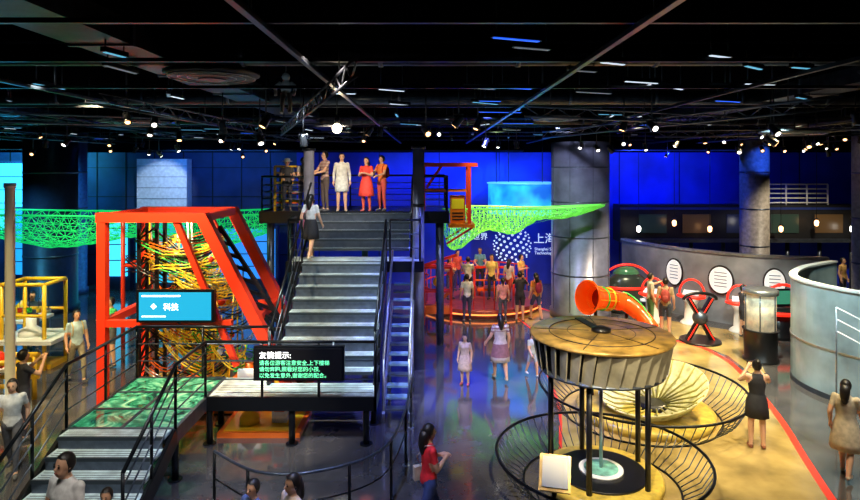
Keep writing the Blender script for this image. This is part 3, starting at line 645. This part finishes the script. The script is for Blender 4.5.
# ---------------------------------------------------------------- PEOPLE
def bone_d(p,a,b):
    ab=b-a; t=max(0,min(1,(p-a).dot(ab)/max(ab.length_squared,1e-9))); return (p-(a+ab*t)).length,t
def cloth(c):
    k='cloth_%d_%d_%d'%tuple(int(x*99) for x in c)
    return mat(k,c,.75,noise=.2,nscale=14)
def person(name,loc,h=1.65,rz=0,arms='down',legs='stand',top=(.6,.6,.6),bot=(.05,.05,.1),shoe=(.1,.1,.1),sleeve='short',legwear='long',dress=None,hair='short',hat=None,bag=None,stripe=None,head_tilt=0,fat=1.0,hcol=None):
    J={}
    sit=legs=='sit'; zp=.93
    J['pel']=V((0,0,zp)); J['wai']=V((0,-.005,1.08)); J['che']=V((0,0,1.28)); J['nb']=V((0,.005,1.42)); J['hd']=V((0,-.015,1.56))
    for s,n in((-1,'r'),(1,'l')):
        J['sh'+n]=V((s*.165,.005,1.385)); J['hip'+n]=V((s*.085,0,.9))
        if legs=='walk':
            f=s*.17
            J['kn'+n]=V((s*.09,-.03-f*.8,.49)); J['an'+n]=V((s*.085,.03-f*1.3,.09+(.05 if f<0 else 0)))
        elif sit:
            J['kn'+n]=V((s*.14,-.42,.93)); J['an'+n]=V((s*.13,-.40,.5))
        else: J['kn'+n]=V((s*.1,-.015,.49)); J['an'+n]=V((s*.11,.02,.085))
        J['to'+n]=J['an'+n]+V((s*.02,-.15,-.05))
        if arms=='down': e,w=V((s*.225,.03,1.11)),V((s*.235,-.05,.88))
        elif arms=='swing': e,w=V((s*.22,.03+s*.07,1.12)),V((s*.22,-.08+s*.13,.91))
        elif arms=='phone': e,w=V((s*.26,-.17,1.24)),V((s*.085,-.33,1.45))
        elif arms=='rail': e,w=V((s*.22,-.14,1.15)),V((s*.17,-.36,1.09))
        elif arms=='hip': e,w=V((s*.31,.06,1.16)),V((s*.17,-.03,1.02))
        elif arms=='lap': e,w=V((s*.22,-.08,1.12)),V((s*.1,-.3,1.03))
        elif arms=='chest': e,w=V((s*.22,-.03,1.13)),V((s*.07,-.22,1.2))
        elif arms=='point': e,w=(V((s*.22,-.2,1.32)),V((s*.2,-.42,1.4))) if s>0 else (V((s*.225,.03,1.11)),V((s*.235,-.05,.88)))
        elif arms=='hold': e,w=(V((s*.25,.0,1.14)),V((s*.33,-.08,1.0))) if s>0 else (V((s*.225,.03,1.11)),V((s*.235,-.05,.88)))
        J['el'+n]=e;J['wr'+n]=w
    if sit:
        for k in('che','nb','hd','shl','shr'): J[k]=J[k]+V((0,-.05*(J[k].z-.9)*2,-.01))
    b=B('tmp'); F=fat
    rings=[((0,0,.82),.12,.09),((0,0,.88),.16,.115),((0,0,.95),.165,.115),((0,-.005,1.06),.135,.095),((0,-.01,1.17),.15,.105),((0,-.01,1.28),.17,.112),((0,0,1.37),.165,.09),((0,.005,1.425),.09,.065),((0,0,1.46),.052,.055),((0,-.005,1.53),.05,.055)]
    sh=lambda z: V((0,-.1*(z-.9) if sit and z>.9 else 0,0))
    prev=None;SG=16
    for (c,rx,ry) in rings:
        f=F if c[2]<1.3 else 1
        r=[b.bm.verts.new(V(c)+sh(c[2])+V((rx*f*math.cos(2*math.pi*k/SG),ry*f*math.sin(2*math.pi*k/SG),0))) for k in range(SG)]
        if prev:
            for k in range(SG): b.face([prev[k],prev[(k+1)%SG],r[(k+1)%SG],r[k]],skin)
        else: b.face(r[::-1],skin)
        prev=r
    b.face(prev,skin)
    hd=J['hd']+V((0,0,.02)); Rh=Euler((head_tilt,0,0)).to_matrix()
    b.ell(hd+Rh@V((0,.01,.02)),(.076,.092,.1),skin,R=Rh); b.ell(hd+Rh@V((0,-.02,-.045)),(.055,.062,.065),skin,R=Rh)
    b.ell(hd+Rh@V((0,-.092,-.012)),(.014,.02,.024),skin,R=Rh,seg=8,ring=6)
    for s,n in((-1,'r'),(1,'l')):
        b.ell(hd+Rh@V((s*.078,.012,0)),(.012,.02,.03),skin,R=Rh,seg=8,ring=6)
        S_,E,W=J['sh'+n],J['el'+n],J['wr'+n]
        b.tube([S_+V((-s*.05,0,.0)),S_,S_.lerp(E,.3),S_.lerp(E,.8),E,E.lerp(W,.3),E.lerp(W,.8),W],[.045,.058,.052,.044,.042,.041,.03,.026],skin,10)
        b.ell(S_,(.058,.058,.058),skin)
        H,Kn,A,T=J['hip'+n],J['kn'+n],J['an'+n],J['to'+n]
        b.ell(H,(.088*F,.09*F,.09),skin); b.ell(Kn,(.058,.058,.058),skin,8,6)
        b.tube([H,H.lerp(Kn,.35),H.lerp(Kn,.8),Kn,Kn.lerp(A,.3),Kn.lerp(A,.75),A],[.09*F,.083*F,.063,.058,.058,.042,.038],skin,12)
        b.tube([A+V((0,.05,-.045)),A+V((0,.0,-.03)),A+V((s*.01,-.08,-.045)),T],[.03,.045,.042,.026],skin,10)
        d=(W-E).normalized(); b.tube([W-d*.01,W+d*.03,W+d*.075,W+d*.09],[.026,.036,.036,.026],skin,8)
    bmesh.ops.recalc_face_normals(b.bm,faces=b.bm.faces[:])
    o=b.done(); rm=o.modifiers.new('r','REMESH'); rm.mode='VOXEL'; rm.voxel_size=.0155
    sm=o.modifiers.new('s','SMOOTH'); sm.factor=.5; sm.iterations=2
    dg=bpy.context.evaluated_depsgraph_get(); ev=o.evaluated_get(dg); me=bpy.data.meshes.new_from_object(ev)
    om=o.data; bpy.data.objects.remove(o); bpy.data.meshes.remove(om)
    tm,bmt,sm_=cloth(top),cloth(bot),cloth(shoe)
    R=B(name); R.bm.from_mesh(me); bpy.data.meshes.remove(me)
    bones=[]
    for n in 'lr':
        bones+=[(J['sh'+n],J['el'+n],'ua'),(J['el'+n],J['wr'+n],'fa'),(J['wr'+n],J['wr'+n]+(J['wr'+n]-J['el'+n]).normalized()*.09,'ha'),(J['hip'+n],J['kn'+n],'th'),(J['kn'+n],J['an'+n],'ca'),(J['an'+n]+V((0,.04,-.04)),J['to'+n],'ft')]
    ncl=J['nb']+V((0,0,.01))
    bones+=[(J['pel']-V((0,0,.06)),J['pel'],'pe'),(J['pel']+V((0,0,.06)),ncl,'tr'),(J['nb']+V((0,0,.05)),J['hd']+V((0,0,.05)),'hd')]
    for f in R.bm.faces:
        c=f.calc_center_median(); best=min(((bone_d(c,a,bb)[0]*(.75 if t=='tr' else 1),bone_d(c,a,bb)[1],t) for a,bb,t in bones),key=lambda q:q[0]); t,u=best[2],best[1]
        m=skin
        if t=='ua': m=tm if (sleeve!='none' and u<(.6 if sleeve=='short' else 2)) else skin
        elif t=='fa': m=tm if (sleeve=='long' and u<.93) else skin
        elif t=='tr': m=tm if c.z<1.45 else skin
        elif t=='pe': m=bmt if not dress else tm
        elif t=='th': m=bmt if (legwear=='long' or (legwear=='short' and u<.8)) else (bmt if u<.2 and legwear!='none' else skin)
        elif t=='ca': m=bmt if (legwear=='long' and u<.95) else skin
        elif t=='ft': m=sm_
        elif t=='hd': m=skin
        f.material_index=R.mi(m); f.smooth=True
    for s in(-1,1):
        R.ell(hd+Rh@V((s*.03,-.08,.008)),(.013,.009,.008),eyem,8,6,R=Rh); R.ell(hd+Rh@V((s*.03,-.083,.03)),(.017,.006,.004),hairm,8,6,R=Rh)
    R.ell(hd+Rh@V((0,-.08,-.052)),(.022,.009,.007),lipm,8,6,R=Rh)
    hm=hcol or hairm
    sg,rg=20,12; rows=[]
    for i in range(rg+1):
        t=math.pi*i/rg*.78; row=[]
        for k in range(sg):
            a=2*math.pi*k/sg
            fr=max(0,-math.sin(a))
            tt=min(t,math.radians(140-86*min(1,fr*1.6)))
            row.append(R.bm.verts.new(hd+Rh@V((.087*math.sin(tt)*math.cos(a),.015+.105*math.sin(tt)*math.sin(a),.022+.113*math.cos(tt)))))
        rows.append(row)
    for i in range(rg):
        for k in range(sg): 
            q=[rows[i][k],rows[i+1][k],rows[i+1][(k+1)%sg],rows[i][(k+1)%sg]]
            R.face(q,hm,True)
    if hair=='long': R.tube([hd+V((0,.06,.04)),hd+V((0,.085,-.06)),hd+V((0,.1,-.17)),hd+V((0,.105,-.28))],[.07,.08,.07,.03],hm,12)
    if hair=='pony': R.tube([hd+V((0,.09,.05)),hd+V((0,.15,.03)),hd+V((0,.15,-.07)),hd+V((0,.13,-.17))],[.03,.035,.03,.01],hm,10)
    if hair=='bun': R.ell(hd+V((0,.09,.1)),(.045,.045,.045),hm)
    if hat:
        hh=cloth(hat); R.lathe(hd+V((0,.01,.05)),[(.17,-.01),(.16,.01),(.098,.02),(.095,.07),(.07,.1),(.01,.105)],hh,24)
    for s,n in((-1,'r'),(1,'l')):
        W=J['wr'+n]; d=(W-J['el'+n]).normalized()
        side=V((0,-1,0)) if abs(d.z)>.7 else V((-s,0,0)) if abs(d.y)>.5 else V((0,-1,0))
        side=(side-d*side.dot(d)).normalized(); curl=V((-s,0,0)) if abs(d.z)>.7 else V((0,0,-1)); curl=(curl-d*curl.dot(d)-side*curl.dot(side)).normalized()
        for i,L in enumerate((.068,.078,.072,.055)):
            p=W+d*.078+side*(.026-.0175*i)
            R.tube([p-d*.01,p+d*L*.45+curl*.006,p+d*L*.8+curl*.022,p+d*L*.95+curl*.04],[.0095,.009,.008,.006],skin,6)
        p=W+d*.025+side*.028; R.tube([p,p+side*.025+d*.025+curl*.01,p+side*.03+d*.055+curl*.02],[.013,.011,.008],skin,6)
    if arms=='phone': R.box((J['wrl']+J['wrr'])/2+V((0,-.09,.07)),(.16,.012,.085),black)
    def loft(rs,m):
        prev=None;SG2=28
        for (z,rx,ry) in rs:
            r=[R.bm.verts.new((rx*(1+.05*math.cos(7*2*math.pi*k/SG2)*max(0,1-z))*math.cos(2*math.pi*k/SG2),ry*(1+.06*math.cos(7*2*math.pi*k/SG2)*max(0,1-z))*math.sin(2*math.pi*k/SG2),z)) for k in range(SG2)]
            if prev:
                for k in range(SG2): R.face([prev[k],prev[(k+1)%SG2],r[(k+1)%SG2],r[k]],m,True)
            prev=r
    if dress=='skirt': loft([(1.06,.14,.102),(.97,.18,.135),(.85,.2,.155),(.7,.215,.17),(.55,.225,.185),(.545,.21,.17)],bmt)
    if dress=='mini': loft([(1.05,.142,.104),(.95,.185,.14),(.82,.2,.16),(.62,.215,.18),(.615,.2,.16)],bmt)
    if dress=='dress': loft([(1.27,.176,.12),(1.17,.16,.115),(1.06,.145,.106),(.95,.185,.14),(.8,.215,.17),(.62,.24,.2),(.5,.25,.215),(.495,.24,.2)],tm)
    if dress=='tunic': loft([(1.27,.18,.125),(1.06,.165,.125),(.9,.19,.145),(.72,.2,.155),(.6,.2,.16),(.595,.19,.15)],tm)
    if stripe:
        st=cloth(stripe)
        for f in R.bm.faces:
            if R.ms[f.material_index]==tm and int(f.calc_center_median().z*22)%2: f.material_index=R.mi(st)
    if bag:
        bc=cloth(bag[1])
        if bag[0]=='back':
            R.ell((0,.17,1.2),(.13,.08,.2),bc); R.ell((0,.24,1.13),(.09,.04,.1),bc)
            for s in(-1,1): R.tube([(s*.09,.1,1.36),(s*.11,0,1.44),(s*.11,-.1,1.33),(s*.12,-.1,1.15),(s*.12,.08,1.05)],.014,bc,6)
        else:
            R.box((.22,.03,.93),(.08,.22,.2),bc); R.tube([(.22,.03,1.02),(.14,.13,1.2),(-.08,.08,1.44),(-.08,-.06,1.42),(.1,-.13,1.2),(.2,-.05,1.02)],.009,bc,6)
    k=h/1.685
    o=R.done(fix=False)
    o.scale=(k,k,k); zoff=-.43*k if sit else 0
    o.location=(loc[0],loc[1],loc[2]+zoff); o.rotation_euler=(0,0,rz)
    return o
pi=math.pi
person('woman_photographing',(6.07,11.14,0),1.62,pi-.25,'phone','stand',(.02,.02,.025),(.015,.015,.02),(.3,.1,.05),'none','none','mini',hair='bun')
person('woman_in_striped_dress',(1.72,14.7,0),1.62,pi+.2,'hold','walk',(.55,.49,.48),(.6,.5,.5),(.6,.5,.4),'short','none','dress',hair='long',stripe=(.26,.12,.14))
person('girl_in_white_dress',(.84,14.4,0),1.2,-.4,'down','stand',(.55,.38,.32),(.7,.6,.6),(.5,.1,.1),'short','none','dress',hair='pony')
person('toddler_child',(2.55,15.0,0),1.08,.6,'swing','walk',(.45,.5,.5),(.35,.4,.45),(.7,.7,.7),'short','short',hair='short')
W_=(.75,.78,.8)
person('visitor_in_white_shirt',(1.39,21.9,.3),1.65,pi,'rail','stand',W_,(.03,.03,.05))
person('visitor_in_red_top',(.75,22.4,.3),1.6,.4,'chest','stand',(.6,.08,.06),(.1,.1,.3),hair='long')
person('visitor_on_stage',(2.3,22.3,.3),1.68,-.5,'down','stand',(.7,.6,.2),(.03,.03,.05))
person('visitor_on_stage',(2.0,24.0,.3),1.7,0,'rail','stand',(.1,.3,.5),(.03,.03,.05))
person('visitor_on_stage',(1.1,24.0,.3),1.6,.5,'down','stand',(.7,.1,.1),(.05,.05,.3))
person('visitor_on_stage',(2.9,22.0,.3),1.55,2.5,'down','walk',(.5,.5,.6),(.4,.05,.05),hair='long')
person('visitor_on_stage',(3.4,22.4,.3),1.66,.9,'chest','stand',(.8,.5,.1),(.05,.05,.1))
person('visitor_in_black',(3.04,20.3,0),1.68,pi-.3,'phone','stand',(.03,.03,.05),(.03,.03,.05),legwear='short')
person('visitor_in_orange',(3.6,20.4,0),1.62,pi+.4,'down','walk',(.7,.25,.05),(.05,.07,.2),legwear='short',hair='long',bag=('back',(.3,.02,.1)))
person('visitor_in_pink',(2.45,20.2,0),1.5,pi,'down','stand',(.7,.3,.35),(.1,.1,.15),hair='pony')
person('visitor_in_grey',(1.25,20.3,0),1.6,pi+.2,'down','stand',(.6,.6,.65),(.05,.05,.1))
# on the platform
person('woman_in_white_tunic',(-2.61,17.75,3.9),1.72,.15,'down','stand',(.62,.62,.56),(.6,.6,.55),(.5,.4,.3),'long','short','tunic',hair='short')
person('woman_in_red_dress',(-1.88,17.75,3.9),1.6,-.3,'chest','stand',(.75,.05,.03),(.7,.1,.05),(.5,.1,.1),'short','long','dress',hair='long')
person('man_in_orange_shirt',(-1.45,18.1,3.9),1.66,-.7,'rail','stand',(.85,.2,.04),(.5,.06,.04),legwear='long',bag=('back',(.4,.02,.02)))
person('visitor_with_sunhat',(-4.25,17.85,3.9),1.55,.3,'rail','stand',(.05,.05,.06),(.03,.03,.05),hat=(.8,.78,.7))
person('man_in_grey_shirt',(-3.78,17.9,3.9),1.6,.8,'chest','stand',(.35,.33,.3),(.05,.05,.08),bag=('back',(.03,.03,.03)))
person('man_in_striped_shirt',(-3.14,17.95,3.9),1.78,-.9,'rail','stand',(.5,.35,.3),(.1,.07,.06),stripe=(.35,.2,.18))
person('girl_on_stairs',(-3.05,15.35,2.85),1.66,pi-.3,'swing','walk',(.65,.63,.6),(.02,.02,.02),(.6,.5,.4),'short','none','skirt',hair='long',bag=('side',(.6,.15,.2)))
# left
person('man_in_light_blue_shirt',(-8.6,14.6,0),1.72,.9,'down','walk',(.4,.55,.6),(.25,.22,.15),bag=('back',(.5,.4,.2)))
person('man_in_green_shirt',(-8.35,15.7,0),1.8,-.6,'chest','stand',(.05,.5,.12),(.1,.1,.1),legwear='short')
person('visitor_in_dark_jacket',(-7.8,11.5,0),1.7,pi-.6,'phone','stand',(.03,.03,.04),(.04,.04,.06))
person('child_by_exhibit',(-10.9,14.3,0),1.3,pi,'rail','stand',(.6,.1,.1),(.1,.1,.3),legwear='short')
person('visitor_in_white',(-7.1,10.2,0),1.6,.4,'swing','walk',(.55,.55,.57),(.1,.1,.12),hair='long')
person('visitor_by_table',(-11.2,16.9,0),1.7,.7,'rail','stand',(.1,.12,.2),(.1,.1,.12))
# foreground
person('woman_in_red_shirt',(-.02,8.3,0),1.64,pi/2+.4,'chest','walk',(.8,.02,.03),(.05,.08,.25),hair='long',bag=('side',(.6,.5,.4)))
person('woman_in_light_top',(-1.6,7.0,0),1.62,-.8,'swing','walk',(.75,.6,.55),(.3,.25,.3),hair='long')
person('boy_in_blue_shirt',(-2.12,7.2,0),1.45,-.5,'down','walk',(.1,.15,.35),(.1,.1,.12))
seat=.85
person('seated_man',(-4.25,7.1,seat-.45),1.95,-.35,'lap','sit',(.75,.75,.75),(.08,.08,.1),(.1,.1,.1),fat=1.15,head_tilt=-.15)
person('seated_child',(-3.75,7.0,seat-.33),1.3,.1,'lap','sit',(.6,.5,.4),(.08,.08,.1),(.1,.1,.1))
b=B('stone_ledge_bench'); b.bx(-5.2,-3.5,7.0,7.6,0,seat-.12,mat('ledge_grey',(.12,.12,.14),.4,noise=.3)); b.bx(-5.25,-3.45,6.96,7.64,seat-.12,seat-.07,dsteel)
b.done()
# right
person('visitor_in_black_shirt',(9.6,18.4,0),1.6,pi/2,'chest','stand',(.03,.03,.04),(.04,.04,.05),legwear='short')
person('man_with_backpack',(7.3,18.6,0),1.78,pi-.4,'down','stand',(.4,.28,.15),(.05,.06,.08),bag=('back',(.35,.05,.04)),legwear='short')
person('visitor_in_teal',(7.2,19.6,0),1.75,pi/2,'point','stand',(.5,.5,.4),(.1,.25,.1))
person('woman_in_beige_dress',(7.0,10.1,0),1.62,pi-.8,'swing','walk',(.55,.46,.33),(.6,.5,.4),(.5,.4,.3),'short','none','dress',hair='long')
for i,(x,c) in enumerate(((15.3,(.6,.6,.6)),(16.1,(.5,.3,.1)),(16.8,(.1,.3,.5)),(14.4,(.6,.1,.05)))):
    person('distant_visitor',(x,23.2+.2*i,0),1.68,.5*i,'down','stand',c,(.05,.05,.07))
# ---------------------------------------------------------------- LIGHTS
def area(n,loc,tgt,sx,sy,e,c):
    l=bpy.data.lights.new(n,'AREA'); l.shape='RECTANGLE'; l.size=sx;l.size_y=sy;l.energy=e;l.color=c
    o=bpy.data.objects.new(n,l); o.location=loc; o.rotation_euler=(V(tgt)-V(loc)).to_track_quat('-Z','Y').to_euler(); COL.objects.link(o)
def spot(n,loc,tgt,ang,e,c,r=.08,bl=.5):
    l=bpy.data.lights.new(n,'SPOT'); l.energy=e;l.color=c;l.spot_size=math.radians(ang);l.spot_blend=bl;l.shadow_soft_size=r
    o=bpy.data.objects.new(n,l); o.location=loc; o.rotation_euler=(V(tgt)-V(loc)).to_track_quat('-Z','Y').to_euler(); COL.objects.link(o)
area('wallwash_blue',(1.5,25.2,5.7),(1.5,27,2.5),8,.3,200,(.04,.14,1))
spot('spot_wall_blue_a',(3.2,22.5,5.9),(3.2,27,3.0),60,900,(.03,.25,1))
spot('spot_wall_blue_b',(9.2,22.5,5.9),(9.0,27,5.0),55,800,(.02,.06,1))
spot('spot_wall_blue_c',(13.5,22.5,5.9),(13.2,27,4.9),40,350,(.02,.1,1))
area('wallwash_blue_right',(10.5,24.9,5.8),(10.5,27,3.6),6,.3,110,(.02,.08,1))
area('wallwash_blue_left',(-9,24.6,5.8),(-9,27,3),5,.3,90,(.03,.2,1))
spot('spot_pilaster',(-10.5,23,6.0),(-11.8,26.5,4.2),40,500,(.6,.8,1))
area('wash_cyan_left',(-17.5,24,5.8),(-17.5,27,3),5,1,350,(.05,.6,1))
spot('spot_cyan_floor',(-15,18,6.2),(-13.5,20,0),90,1500,(.1,.6,1))
spot('spot_ochre',(8.5,15,6.3),(6.8,14.5,0),75,2800,(1,.8,.42))
spot('spot_ochre_far',(7,16.5,6.3),(6.0,18.3,0),60,1500,(1,.75,.35))
spot('spot_ochre_near',(6.2,10,6.3),(5.6,11.5,0),70,1200,(1,.8,.42))
spot('spot_zone',(4,12,6.3),(4.5,13,0),65,1300,(1,.86,.5))
spot('spot_drum',(1.8,6.2,5.9),(2.8,10,1.9),50,2200,(1,.85,.55))
spot('spot_drum_side',(4.6,5.0,4.6),(2.9,10,2.0),40,900,(1,.8,.5))
spot('spot_phone',(6.5,8.5,6.4),(6.3,11,0),60,700,(1,.9,.7))
spot('spot_stair',(-2.2,10,6.4),(-2.1,13.2,1.8),50,2400,(.8,.98,1))
spot('spot_stair_up',(-2.2,13,6.4),(-2.0,16.5,3.2),60,600,(.8,.9,1))
spot('spot_stair_low',(-5,7.5,6.4),(-5,10,.5),60,1400,(.9,1,.95))
spot('spot_platform',(-2.5,14.6,6.5),(-2.6,17.8,4.6),60,600,(1,.82,.6))
spot('spot_red_machine',(-6,10.0,6.5),(-5.2,13.5,2.2),70,2500,(1,.8,.45))
spot('spot_machine_inside',(-5.6,13.7,4.0),(-5.4,13.7,0),120,300,(1,.8,.4))
spot('spot_under_deck',(-3.3,9.6,3.6),(-3.3,12,.1),60,320,(1,.8,.5))
spot('spot_left',(-10,13,6.4),(-9.8,15.5,0),80,2300,(1,.85,.5))
spot('spot_net_left',(-9,16,6.5),(-9,18.2,3.5),110,350,(.6,1,.7))
spot('spot_net_right',(2,17,6.4),(2.5,19.5,3.5),90,350,(.7,1,.4))
spot('spot_floor_blue',(1.2,13,6.4),(1.2,14.8,0),80,3600,(.16,.2,1))
spot('spot_floor_warm',(3.2,16.5,6.4),(2.6,18.5,0),45,900,(1,.55,.25))
spot('spot_floor_white',(1.0,12.5,6.4),(1.2,14.5,0),45,500,(.8,.8,1))
spot('spot_floor_blue_near',(-1,7.5,6.4),(-.5,9.5,0),80,900,(.25,.4,1))
spot('spot_floor_warm_left',(-7.5,8.5,6.3),(-8.5,11.5,0),70,1500,(1,.75,.3))
spot('spot_front_people',(-1,5.5,6.4),(-1,7.8,1),80,500,(1,.85,.75))
spot('spot_seated',(-4,5.0,6.4),(-4.3,7.1,1.2),60,420,(1,.95,.85))
spot('spot_stage',(2.2,19,6.4),(2,22.3,.8),65,2100,(1,.5,.25))
spot('spot_column',(3.6,17.0,6.4),(5.3,21,3.8),60,1500,(.68,.7,1))
spot('spot_consoles',(7.5,17.5,6.4),(8.3,20.5,.8),70,2100,(1,.82,.55))
spot('spot_partition',(6.8,12.5,6.4),(9.4,14.7,1),75,1500,(.7,1,1))
spot('spot_case',(9,14.5,6.4),(9.6,17.4,.5),60,1000,(1,.85,.5))
spot('spot_right_near',(8.5,8,6.4),(8,10.5,0),70,700,(.8,.9,1))
spot('spot_far_right',(15,21.5,6.3),(15.3,23.8,1),90,1000,(1,.85,.6))
area('ceiling_wash',(-1,10,5.5),(-1,10.5,6.7),14,10,45,(.45,.75,1))
w=bpy.data.worlds.new('world'); S.world=w; w.use_nodes=True
w.node_tree.nodes['Background'].inputs[0].default_value=(.05,.09,.25,1); w.node_tree.nodes['Background'].inputs[1].default_value=.2
